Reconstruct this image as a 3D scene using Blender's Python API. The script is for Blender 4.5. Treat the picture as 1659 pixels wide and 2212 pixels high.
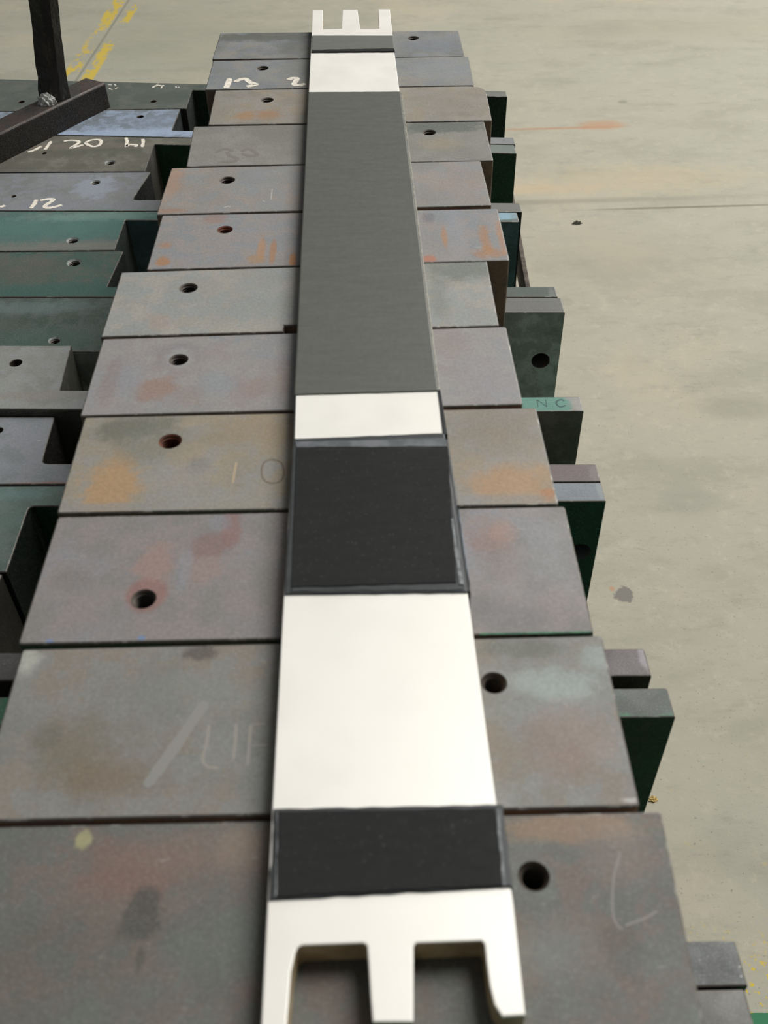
import bpy, bmesh, math, random
from mathutils import Vector, Matrix
random.seed(4)
C = bpy.context.scene
for o in list(bpy.data.objects): bpy.data.objects.remove(o)

# ------------------------------------------------------------------ camera
CAM_H = 0.4296
R = ((0.999562, -0.023620, -0.017820), (-0.029221, -0.693522, -0.719843), (0.004645, 0.720048, -0.693908))
F = 2117.1
cam = bpy.data.cameras.new('camera')
cam.sensor_fit = 'HORIZONTAL'; cam.sensor_width = 36.0; cam.lens = F / 1659 * 36
cam.clip_start = 0.01; cam.clip_end = 100
cam.dof.use_dof = True; cam.dof.focus_distance = 1.25; cam.dof.aperture_fstop = 15
camo = bpy.data.objects.new('camera', cam); C.collection.objects.link(camo)
m = Matrix(((R[0][0], -R[1][0], -R[2][0], 0), (R[0][1], -R[1][1], -R[2][1], 0), (R[0][2], -R[1][2], -R[2][2], CAM_H), (0, 0, 0, 1)))
camo.matrix_world = m
C.camera = camo

# ------------------------------------------------------------------ world, lights, exposure
C.view_settings.view_transform = 'Standard'; C.view_settings.look = 'None'
C.view_settings.exposure = 0.0; C.view_settings.gamma = 1.0; C.view_settings.use_curve_mapping = False
w = bpy.data.worlds.new('hall'); C.world = w; w.use_nodes = True
w.node_tree.nodes['Background'].inputs[0].default_value = (0.93, 0.97, 1.0, 1)
w.node_tree.nodes['Background'].inputs[1].default_value = 0.10

def area(name, loc, sx, sy, power, col=(1, 0.99, 0.97), aim=None):
    l = bpy.data.lights.new(name, 'AREA'); l.shape = 'RECTANGLE'; l.size = sx; l.size_y = sy
    l.energy = power; l.color = col
    o = bpy.data.objects.new(name, l); C.collection.objects.link(o); o.location = loc
    d = (Vector(aim) - Vector(loc)) if aim else Vector((0, 0, -1))
    o.rotation_euler = d.to_track_quat('-Z', 'Y').to_euler()
    return o
area('unseen_overhead_light', (4.2, 7.2, 5.4), 3.2, 9.0, 580, aim=(0.4, 2.0, -0.5))
area('unseen_overhead_light', (3.0, 2.4, 4.9), 1.8, 3.4, 275, aim=(0.3, 1.4, -0.5))  # unseen light added to lift the near end and even out the floor
area('unseen_overhead_light', (-3.0, 4.0, 5.0), 2.0, 4.0, 14, aim=(0, 1.4, -0.5))  # weak unseen light added as fill from the left

# ------------------------------------------------------------------ helpers
def P(x, y, z=0.0):
    """point of the plane at height z that lies at photograph position x, y"""
    a, b = (x - 829.5) / F, (y - 1106.0) / F
    d = [R[0][k] * a + R[1][k] * b + R[2][k] for k in range(3)]
    t = (z - CAM_H) / d[2]
    return (d[0] * t, d[1] * t)

def lin(c):
    return tuple(((v / 255) / 12.92 if v / 255 <= 0.04045 else ((v / 255 + 0.055) / 1.055) ** 2.4) for v in c[:3]) + (1,)

def link(name, bm, mat, parent=None, loc=(0, 0, 0), smooth=False):
    me = bpy.data.meshes.new(name); bm.normal_update(); bm.to_mesh(me); bm.free()
    if mat: me.materials.append(mat)
    if smooth:
        for p in me.polygons: p.use_smooth = True
    o = bpy.data.objects.new(name, me); C.collection.objects.link(o)
    if parent: o.parent = parent
    o.location = loc
    return o

def empty(name, loc, label, cat, group=None):
    o = bpy.data.objects.new(name, None); C.collection.objects.link(o); o.location = loc
    o.empty_display_size = 0.05
    o['label'] = label; o['category'] = cat
    if group: o['group'] = group
    return o

def area2(poly):
    return 0.5 * sum(poly[i][0] * poly[(i + 1) % len(poly)][1] - poly[(i + 1) % len(poly)][0] * poly[i][1] for i in range(len(poly)))

def inset(poly, b):
    n = len(poly); out = []
    for i in range(n):
        p0, p1, p2 = Vector(poly[i - 1]), Vector(poly[i]), Vector(poly[(i + 1) % n])
        d1 = (p1 - p0).normalized(); d2 = (p2 - p1).normalized()
        n1 = Vector((-d1.y, d1.x)); n2 = Vector((-d2.y, d2.x))
        bis = n1 + n2
        if bis.length < 1e-6: bis = n1
        bis.normalize(); k = b / max(0.35, bis.dot(n1))
        q = p1 + bis * k; out.append((q.x, q.y))
    return out

def rounded(poly, radii, seg=4):
    """poly with rounded corners; radii dict index->radius"""
    n = len(poly); out = []
    for i in range(n):
        r = radii.get(i, 0) if isinstance(radii, dict) else radii
        p0, p1, p2 = Vector(poly[i - 1]), Vector(poly[i]), Vector(poly[(i + 1) % n])
        if r <= 0: out.append(poly[i]); continue
        a = p1 + (p0 - p1).normalized() * r; b = p1 + (p2 - p1).normalized() * r
        for k in range(seg + 1):
            t = k / seg
            q = a * (1 - t) ** 2 + p1 * 2 * t * (1 - t) + b * t * t
            out.append((q.x, q.y))
    return out

def prism(bm, poly, z0, z1, b=0.0012, holes=(), bseg=2, holeseg=20):
    if area2(poly) < 0: poly = poly[::-1]
    loops = [[bm.verts.new((x, y, z0)) for x, y in poly]]
    if b > 0:
        for k in range(bseg + 1):
            a = k / bseg * math.pi / 2
            ins = inset(poly, b * (1 - math.cos(a)))
            loops.append([bm.verts.new((x, y, z1 - b + b * math.sin(a))) for x, y in ins])
    else:
        loops.append([bm.verts.new((x, y, z1)) for x, y in poly])
    n = len(poly)
    for A, B in zip(loops, loops[1:]):
        for i in range(n):
            j = (i + 1) % n
            f = bm.faces.new((A[i], A[j], B[j], B[i]))
    bf = bm.faces.new(loops[0][::-1]); bf.normal_update()
    if n > 8: bmesh.ops.triangulate(bm, faces=[bf])
    top = loops[-1]
    if not holes:
        bm.faces.new(top)
    else:
        edges = [bm.edges.get((top[i], top[(i + 1) % n])) for i in range(n)]
        for hx, hy, hr in holes:
            hv = [bm.verts.new((hx + hr * math.cos(2 * math.pi * k / holeseg), hy + hr * math.sin(2 * math.pi * k / holeseg), z1)) for k in range(holeseg)]
            edges += [bm.edges.new((hv[k], hv[(k + 1) % holeseg])) for k in range(holeseg)]
        res = bmesh.ops.triangle_fill(bm, use_beauty=True, use_dissolve=False, edges=edges, normal=(0, 0, 1))
        for f in [g for g in res['geom'] if isinstance(g, bmesh.types.BMFace)]:
            f.normal_update()
            if f.normal.z < 0: f.normal_flip()

def hole_bm(x, y, r, z, depth=0.03, chamf=0.0012, thread=True, seg=20, pitch=0.0022):
    bm = bmesh.new(); prof = [(r, z), (r - chamf, z - chamf)]
    ri = r - chamf; zz = z - chamf
    if thread:
        while zz > z - depth:
            prof += [(ri + 0.0004, zz - pitch * .25), (ri - 0.0009, zz - pitch * .75), (ri, zz - pitch)]
            zz -= pitch
    else:
        prof.append((ri, z - depth)); zz = z - depth
    rings = [[bm.verts.new((x + a * math.cos(2 * math.pi * k / seg), y + a * math.sin(2 * math.pi * k / seg), b)) for k in range(seg)] for a, b in prof]
    for A, B in zip(rings, rings[1:]):
        for i in range(seg):
            j = (i + 1) % seg
            bm.faces.new((A[i], B[i], B[j], A[j]))
    for v in rings[-1]: pass
    bm.faces.new(rings[-1])
    bmesh.ops.recalc_face_normals(bm, faces=bm.faces)
    # normals must face the axis
    f = bm.faces[0] if False else None
    bm.faces.ensure_lookup_table()
    f = bm.faces[0]; c = f.calc_center_median(); f.normal_update()
    if f.normal.dot(Vector((x - c.x, y - c.y, 0.3))) < 0:
        bmesh.ops.reverse_faces(bm, faces=bm.faces)
    return bm

def catmull(pts, n=6):
    if len(pts) < 3: return pts
    out = []; q = [pts[0]] + list(pts) + [pts[-1]]
    for i in range(1, len(q) - 2):
        p0, p1, p2, p3 = [Vector(v) for v in q[i - 1:i + 3]]
        for k in range(n):
            t = k / n
            out.append(tuple(0.5 * ((2 * p1) + (-p0 + p2) * t + (2 * p0 - 5 * p1 + 4 * p2 - p3) * t * t + (-p0 + 3 * p1 - 3 * p2 + p3) * t ** 3)))
    out.append(tuple(pts[-1])); return out

def stroke(bm, pts, wd, z, th=0.0003, rough=0.12):
    """flat painted stroke: ribbon of width wd (world) along world 2-D points, with rounded ends"""
    pts = [Vector(p) for p in pts]; L = []; Rr = []
    n = len(pts)
    for i, p in enumerate(pts):
        d = (pts[min(i + 1, n - 1)] - pts[max(i - 1, 0)]).normalized()
        nn = Vector((-d.y, d.x)); k = wd / 2 * (1 + random.uniform(-rough, rough))
        if i in (0, n - 1): k *= 0.55
        L.append(p + nn * k); Rr.append(p - nn * k)
    vl = [bm.verts.new((v.x, v.y, z + th)) for v in L]; vr = [bm.verts.new((v.x, v.y, z + th)) for v in Rr]
    bl = [bm.verts.new((v.x, v.y, z - 0.0001)) for v in L]; br = [bm.verts.new((v.x, v.y, z - 0.0001)) for v in Rr]
    for i in range(n - 1):
        bm.faces.new((vr[i], vr[i + 1], vl[i + 1], vl[i]))
        bm.faces.new((br[i], br[i + 1], vr[i + 1], vr[i]))
        bm.faces.new((vl[i], vl[i + 1], bl[i + 1], bl[i]))
    bm.faces.new((br[0], vr[0], vl[0], bl[0])); bm.faces.new((vr[-1], br[-1], bl[-1], vl[-1]))

# ------------------------------------------------------------------ materials
class NT:
    def __init__(s, name):
        s.m = bpy.data.materials.new(name); s.m.use_nodes = True; s.t = s.m.node_tree
        s.b = s.t.nodes['Principled BSDF']; s.tc = s.n('ShaderNodeTexCoord')
        s.obj = s.tc.outputs['Object']
    def n(s, typ, **kw):
        o = s.t.nodes.new(typ)
        for k, v in kw.items():
            if k.startswith('i_'): s.put(o.inputs[k[2:].replace('_', ' ')], v)
            elif k.startswith('n') and k[1:].isdigit(): s.put(o.inputs[int(k[1:])], v)
            else: setattr(o, k, v)
        return o
    def put(s, sock, v):
        if hasattr(v, 'is_output'): s.t.links.new(v, sock)
        else: sock.default_value = v
    def math(s, op, a, b=0.0, c=0.0, clamp=False):
        o = s.n('ShaderNodeMath', operation=op, n0=a, n1=b, n2=c); o.use_clamp = clamp; return o.outputs[0]
    def noise(s, scale, detail=3, rough=0.55, vec=None, dist=0.0, off=None, stretch=None):
        v = vec or s.obj
        if off or stretch:
            mp = s.n('ShaderNodeMapping', i_Vector=v)
            if off: mp.inputs['Location'].default_value = off
            if stretch: mp.inputs['Scale'].default_value = stretch
            v = mp.outputs[0]
        o = s.n('ShaderNodeTexNoise', i_Vector=v, i_Scale=scale, i_Detail=detail, i_Roughness=rough, i_Distortion=dist)
        return o.outputs['Fac']
    def ramp(s, f, lo, hi, a=0.0, b=1.0):
        o = s.n('ShaderNodeMapRange', interpolation_type='SMOOTHSTEP')
        s.put(o.inputs[0], f); o.inputs[1].default_value = lo; o.inputs[2].default_value = hi
        o.inputs[3].default_value = a; o.inputs[4].default_value = b; return o.outputs[0]
    def mix(s, f, a, b, mode='MIX'):
        o = s.n('ShaderNodeMix', data_type='RGBA', blend_type=mode)
        s.put(o.inputs[0], f); s.put(o.inputs[6], a); s.put(o.inputs[7], b); return o.outputs[2]
    def ellipse(s, c, r, soft=0.35, rot=0.0, amp=0.5, nscale=60, nz=None):
        mp = s.n('ShaderNodeMapping', vector_type='TEXTURE', i_Vector=s.obj)
        mp.inputs['Location'].default_value = (c[0], c[1], 0)
        mp.inputs['Rotation'].default_value = (0, 0, rot)
        mp.inputs['Scale'].default_value = (r[0], r[1], 1e6)
        l = s.n('ShaderNodeVectorMath', operation='LENGTH', n0=mp.outputs[0]).outputs['Value']
        z = nz if nz is not None else s.noise(nscale, 3)
        l2 = s.math('ADD', l, s.math('MULTIPLY', s.math('SUBTRACT', z, 0.5), amp))
        return s.ramp(l2, 1 - soft, 1 + soft, 1.0, 0.0)
    def bump(s, h, strength=0.2, dist=0.001):
        o = s.n('ShaderNodeBump', i_Strength=strength, i_Distance=dist, i_Height=h)
        s.t.links.new(o.outputs[0], s.b.inputs['Normal'])

def steel(name, base, tints, seed, stains=(), rough=0.5, metal=0.35, spec=0.4, origin=(0, 0), worn=0.0, gain=1.0, fleck=0.0):
    """weathered steel. stains: (px, py, half width px, half height px, colour, strength, softness, height of plane)"""
    k = NT(name); base = lin(base)
    off = (seed * 3.1, seed * 1.7, seed * 0.9)
    col = base
    n1 = k.noise(9, 4, .6, off=off); n2 = k.noise(22, 4, .6, off=(off[1], off[0], 2)); n3 = k.noise(55, 4, .65, off=(1, off[2], off[0]))
    for f, t in zip((n1, n2, n3), tints):
        col = k.mix(k.ramp(f, .44, .6, 0, .85), col, lin(t))
    nz = k.noise(70, 4, .65, off=off)
    for st in stains:
        x, y, hx, hy, c, s_, soft = st[:7]; z = st[7] if len(st) > 7 else 0.0
        a = P(x, y, z); b = P(x + hx, y, z); d = P(x, y - hy, z)
        e = k.ellipse((a[0] - origin[0], a[1] - origin[1]), (abs(b[0] - a[0]), abs(d[1] - a[1])), soft=soft, nz=nz, amp=st[8] if len(st) > 8 else 2.0)
        col = k.mix(k.math('MULTIPLY', e, s_), col, lin(c))
    fine = k.noise(420, 3, .7); col = k.mix(k.ramp(fine, .3, .7, .0, .22), col, (0.05, 0.05, 0.05, 1), 'MIX')
    fin2 = k.noise(900, 2, .6, off=off); col = k.mix(k.ramp(fin2, .5, .8, 0, .25), col, (0.5, 0.5, 0.48, 1))
    if fleck:
        fl = k.noise(160, 2, .5, off=off, stretch=(.6, 1.6, 1)); col = k.mix(k.ramp(fl, .70, .76, 0, fleck), col, lin((215, 215, 205)))
    k.put(k.b.inputs['Base Color'], col)
    k.b.inputs['Metallic'].default_value = metal; k.b.inputs['Specular IOR Level'].default_value = spec
    k.put(k.b.inputs['Roughness'], k.ramp(n2, .3, .7, rough - .07, rough + .1))
    k.bump(k.math('ADD', k.math('MULTIPLY', nz, 1.0), k.math('MULTIPLY', fine, .35)), .25, .0006)
    return k.m

def edges_worn(o, i, c=(150, 148, 140)):
    k = NT('worn_edge_%02d' % i); n_ = k.noise(90, 4, .7, off=(i, i * .7, 0))
    col = k.mix(k.ramp(n_, .52, .66), lin((98, 94, 88)), lin(c))
    k.put(k.b.inputs['Base Color'], col); k.b.inputs['Roughness'].default_value = .42; k.b.inputs['Metallic'].default_value = .45
    o.data.materials.append(k.m); idx = len(o.data.materials) - 1
    for p in o.data.polygons:
        if .25 < p.normal.z < .97: p.material_index = idx

def plain(name, c, rough=0.5, metal=0.0, spec=0.5, bumps=None, var=None, vscale=60):
    k = NT(name); col = lin(c)
    if var: col = k.mix(k.ramp(k.noise(vscale, 4, .6), .35, .65), col, lin(var))
    k.put(k.b.inputs['Base Color'], col); k.b.inputs['Roughness'].default_value = rough
    k.b.inputs['Metallic'].default_value = metal; k.b.inputs['Specular IOR Level'].default_value = spec
    if bumps: k.bump(k.noise(bumps[0], 4, .6), bumps[1], bumps[2])
    return k.m

M_hole = plain('hole_wall_steel', (92, 84, 74), .55, .4, var=(60, 52, 45))
M_hole_rust = plain('hole_wall_rust', (120, 66, 40), .8, .1, var=(70, 40, 28), vscale=200)
M_ring = plain('chamfer_bare_steel', (150, 154, 150), .5, .1, .3, var=(112, 116, 112), vscale=300)
M_chalk = plain('chalk_paint', (238, 230, 214), .85, 0, .2, (500, .4, .0006), (205, 198, 184), 350)
M_stamp_l = plain('stamp_mark_light', (146, 142, 134), .6, .2)
M_stamp_d = plain('stamp_mark_dark', (116, 106, 92), .7, .1)

# ------------------------------------------------------------------ floor
FZ = -0.9
def make_floor():
    k = NT('concrete_floor')
    col = lin((180, 175, 156))
    col = k.mix(k.ramp(k.noise(1.1, 4, .6, stretch=(1, 1.6, 1)), .4, .65, 0, .8), col, lin((176, 174, 158)))
    col = k.mix(k.ramp(k.noise(3.2, 5, .62, stretch=(1, 2.2, 1), off=(3, 1, 0)), .45, .68, 0, .7), col, lin((163, 160, 143)))
    col = k.mix(k.ramp(k.noise(2.3, 5, .6, off=(7, 4, 0)), .52, .7, 0, .55), col, lin((196, 183, 158)))
    col = k.mix(k.ramp(k.noise(14, 5, .7, stretch=(1, 2.5, 1)), .5, .75, 0, .5), col, lin((152, 150, 138)))
    col = k.mix(k.ramp(k.noise(36, 4, .7, off=(2, 9, 0)), .52, .75, 0, .35), col, lin((205, 196, 172)))
    col = k.mix(k.ramp(k.noise(170, 3, .6), .62, .72, 0, .55), col, lin((118, 116, 106)))
    sc = k.noise(9, 2, .5, stretch=(1, 7, 1), dist=2.2, off=(5, 2, 0))
    col = k.mix(k.math('MULTIPLY', k.ramp(k.math('ABSOLUTE', k.math('SUBTRACT', sc, .5)), 0, .006, 1, 0), k.ramp(k.noise(4, 2), .5, .6, 0, .45)), col, lin((120, 118, 106)))
    nz = k.noise(26, 4, .7)
    def E(x, y, hx, hy, c, s_, soft=.3, amp=.9, rot=0):
        nonlocal col
        a = P(x, y, FZ); b = P(x + hx, y, FZ); d = P(x, y - hy, FZ)
        e = k.ellipse(a, (abs(b[0] - a[0]), abs(d[1] - a[1])), soft, nz=nz, amp=amp, rot=rot)
        col = k.mix(k.math('MULTIPLY', e, s_), col, lin(c))
    E(1210, 277, 130, 2.4, (182, 134, 104), .65, .5, 1.5)
    E(1300, 270, 45, 9, (186, 140, 105), .6, .6, 1.2)
    E(1395, 385, 240, 30, (200, 180, 146), .35, .6, 2.5)
    E(1130, 410, 150, 10, (205, 180, 142), .4, .6)
    E(1250, 434, 330, 5, (140, 136, 118), .5, .8, .5)
    E(1500, 447, 200, 2, (112, 108, 92), .75, .6, .3)
    E(1346, 1285, 19, 15, (122, 118, 112), .85, .15, 2.4)
    E(1322, 1272, 6, 5, (190, 140, 100), .6, .5, .5)
    E(1320, 560, 200, 60, (168, 162, 143), .5, .8)
    E(1590, 880, 90, 22, (150, 148, 132), .5, .6)
    E(1490, 1080, 60, 35, (160, 158, 144), .4, .6)
    E(1500, 60, 300, 25, (170, 166, 142), .5, .8)
    E(1300, 65, 70, 14, (160, 158, 142), .5, .6)
    E(380, 90, 200, 60, (160, 160, 142), .5, .8)
    E(1300, 480, 40, 14, (190, 180, 158), .3, .6)
    E(1345, 220, 10, 3, (140, 140, 124), .7, .4)
    # yellow line remains: two broken stripes on both sides of a saw cut, running away from the camera
    xyz = k.n('ShaderNodeSeparateXYZ', i_Vector=k.obj)
    X, Y = xyz.outputs[0], xyz.outputs[1]
    def line(p, q):
        a, b = P(*p, FZ), P(*q, FZ); L = math.hypot(b[0] - a[0], b[1] - a[1])
        nx, ny = (b[1] - a[1]) / L, -(b[0] - a[0]) / L
        return k.math('ADD', k.math('ADD', k.math('MULTIPLY', X, nx), k.math('MULTIPLY', Y, ny)), -(a[0] * nx + a[1] * ny))
    d = line((190, 135), (275, 5))
    flk = k.noise(9, 4, .6, stretch=(2.0, .55, 1), off=(.4, .2, 0)); flk2 = k.noise(40, 3, .7)
    f1 = k.ramp(k.math('ADD', flk, k.math('MULTIPLY', flk2, .5)), .76, .82)
    inY = k.math('MULTIPLY', k.math('GREATER_THAN', Y, 3.0), k.math('LESS_THAN', Y, 7.5))
    s1 = k.ramp(k.math('ABSOLUTE', k.math('ADD', d, .038)), .024, .032, 1, 0)
    s2 = k.ramp(k.math('ABSOLUTE', k.math('SUBTRACT', d, .036)), .020, .028, 1, 0)
    ym = k.math('MULTIPLY', k.math('MULTIPLY', k.math('MAXIMUM', s1, s2), f1), inY)
    cut = k.math('MULTIPLY', k.ramp(k.math('ABSOLUTE', d), .002, .007, 1, 0), k.math('MULTIPLY', inY, .5))
    col = k.mix(cut, col, lin((112, 112, 96)))
    col = k.mix(k.math('MULTIPLY', ym, .9), col, lin((214, 186, 70)))
    # worn yellow border of a green painted lane, close to the stack
    yn = P(1600, 2190, FZ)[1]
    nn = k.ramp(k.math('ADD', k.noise(120, 4, .7, off=(3, 3, 0)), k.math('MULTIPLY', k.noise(20, 2), .3)), .72, .76)
    band = k.math('MULTIPLY', k.math('GREATER_THAN', Y, yn), k.ramp(Y, yn + .03, yn + .14, 1, 0))
    col = k.mix(k.math('MULTIPLY', nn, band), col, lin((214, 188, 60)))
    nn2 = k.ramp(k.noise(34, 4, .7, off=(9, 3, 0)), .66, .72)
    col = k.mix(k.math('MULTIPLY', nn2, k.ramp(Y, yn + .2, yn + .9, .35, 0)), col, lin((200, 180, 110)))
    g = k.math('LESS_THAN', k.math('ADD', Y, k.math('MULTIPLY', k.noise(30, 2), .004)), yn + .002)
    col = k.mix(k.math('MULTIPLY', g, .95), col, lin((44, 122, 84)))
    col = k.mix(1.0, col, (.9, .9, .9, 1), 'MULTIPLY')
    k.put(k.b.inputs['Base Color'], col)
    k.b.inputs['Roughness'].default_value = .75; k.b.inputs['Specular IOR Level'].default_value = .25
    k.bump(k.math('ADD', k.noise(30, 4, .7), k.math('MULTIPLY', k.noise(200, 3, .7), .4)), .18, .003)
    bm = bmesh.new()
    prism(bm, [(-9, -4), (9, -4), (9, 14), (-9, 14)], FZ - .1, FZ, 0)
    o = link('floor', bm, k.m); o['kind'] = 'structure'
make_floor()
# debris on the floor: small dark clump
def clump(x, y, r, label, mat, flat=.35):
    cx, cy = P(x, y, FZ); bm = bmesh.new()
    bmesh.ops.create_icosphere(bm, subdivisions=3, radius=1)
    for v in bm.verts:
        k = 1 + .45 * math.sin(v.co.x * 7 + v.co.y * 5) * math.cos(v.co.y * 9 + v.co.z * 4) + random.uniform(-.15, .15)
        v.co = Vector((v.co.x * r * k * 1.3, v.co.y * r * k, max(-.2, v.co.z) * r * flat * k))
    o = link('debris', bm, mat, loc=(cx, cy, FZ + r * flat * .2))
    o['label'] = label; o['category'] = 'debris'
clump(1246, 482, .009, 'small dark clump of dirt on the concrete right of the blocks', plain('dirt', (70, 66, 50), .95, var=(40, 38, 30), vscale=300))
clump(1410, 1727, .0045, 'tiny tan crumb on the floor near the stack', plain('crumb', (206, 184, 120), .9, var=(180, 150, 90), vscale=300), .7)

# ------------------------------------------------------------------ rack below (rails, cross bars, legs)
M_rack = plain('rack_steel', (96, 86, 76), .6, .4, var=(60, 52, 46), bumps=(80, .3, .001))
RT = -0.3501
rack = empty('steel_rack', (0, .85, FZ), 'dark steel rack of rails and legs under the rows of bars', 'rack')
def bar_between(bm, a, b, w_, h_, ztop):
    d = Vector((b[0] - a[0], b[1] - a[1])).normalized(); n_ = Vector((-d.y, d.x)) * w_ / 2
    prism(bm, [(a[0] + n_.x, a[1] + n_.y), (a[0] - n_.x, a[1] - n_.y), (b[0] - n_.x, b[1] - n_.y), (b[0] + n_.x, b[1] + n_.y)], ztop - h_, ztop, .001)
def rk(name, fn):
    bm = bmesh.new(); fn(bm); bmesh.ops.translate(bm, verts=bm.verts, vec=(0, -.85, -FZ)); return link(name, bm, M_rack, rack)
pa, pb = P(1140, 617, RT), P(1105, 419, RT)
dx = (pb[0] - pa[0]) / (pb[1] - pa[1])
def xr(y, off=0.0): return pa[0] + dx * (y - pa[1]) + off
rk('rail', lambda bm: bar_between(bm, (xr(.45), .45), (xr(1.72), 1.72), .0075, .045, RT))
rk('rail', lambda bm: bar_between(bm, (xr(.45, -.020), .45), (xr(1.72, -.020), 1.72), .006, .045, RT))
for xo in (.12, -.35, -.62):
    rk('rail', lambda bm, xo=xo: bar_between(bm, (xo, .05), (xo, 1.7), .04, .04, RT))
for yy in (.12, .9, 1.66):
    rk('cross_bar', lambda bm, yy=yy: bar_between(bm, (-.66, yy), (.14 if yy < .4 else .2, yy), .04, .04, RT - .0402))
for lx, ly in ((.1, .12), (.1, 1.66), (-.62, .12), (-.62, 1.66)):
    rk('leg', lambda bm, lx=lx, ly=ly: prism(bm, [(lx - .02, ly - .02), (lx + .02, ly - .02), (lx + .02, ly + .02), (lx - .02, ly + .02)], FZ, RT - .0804, .001))

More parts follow.
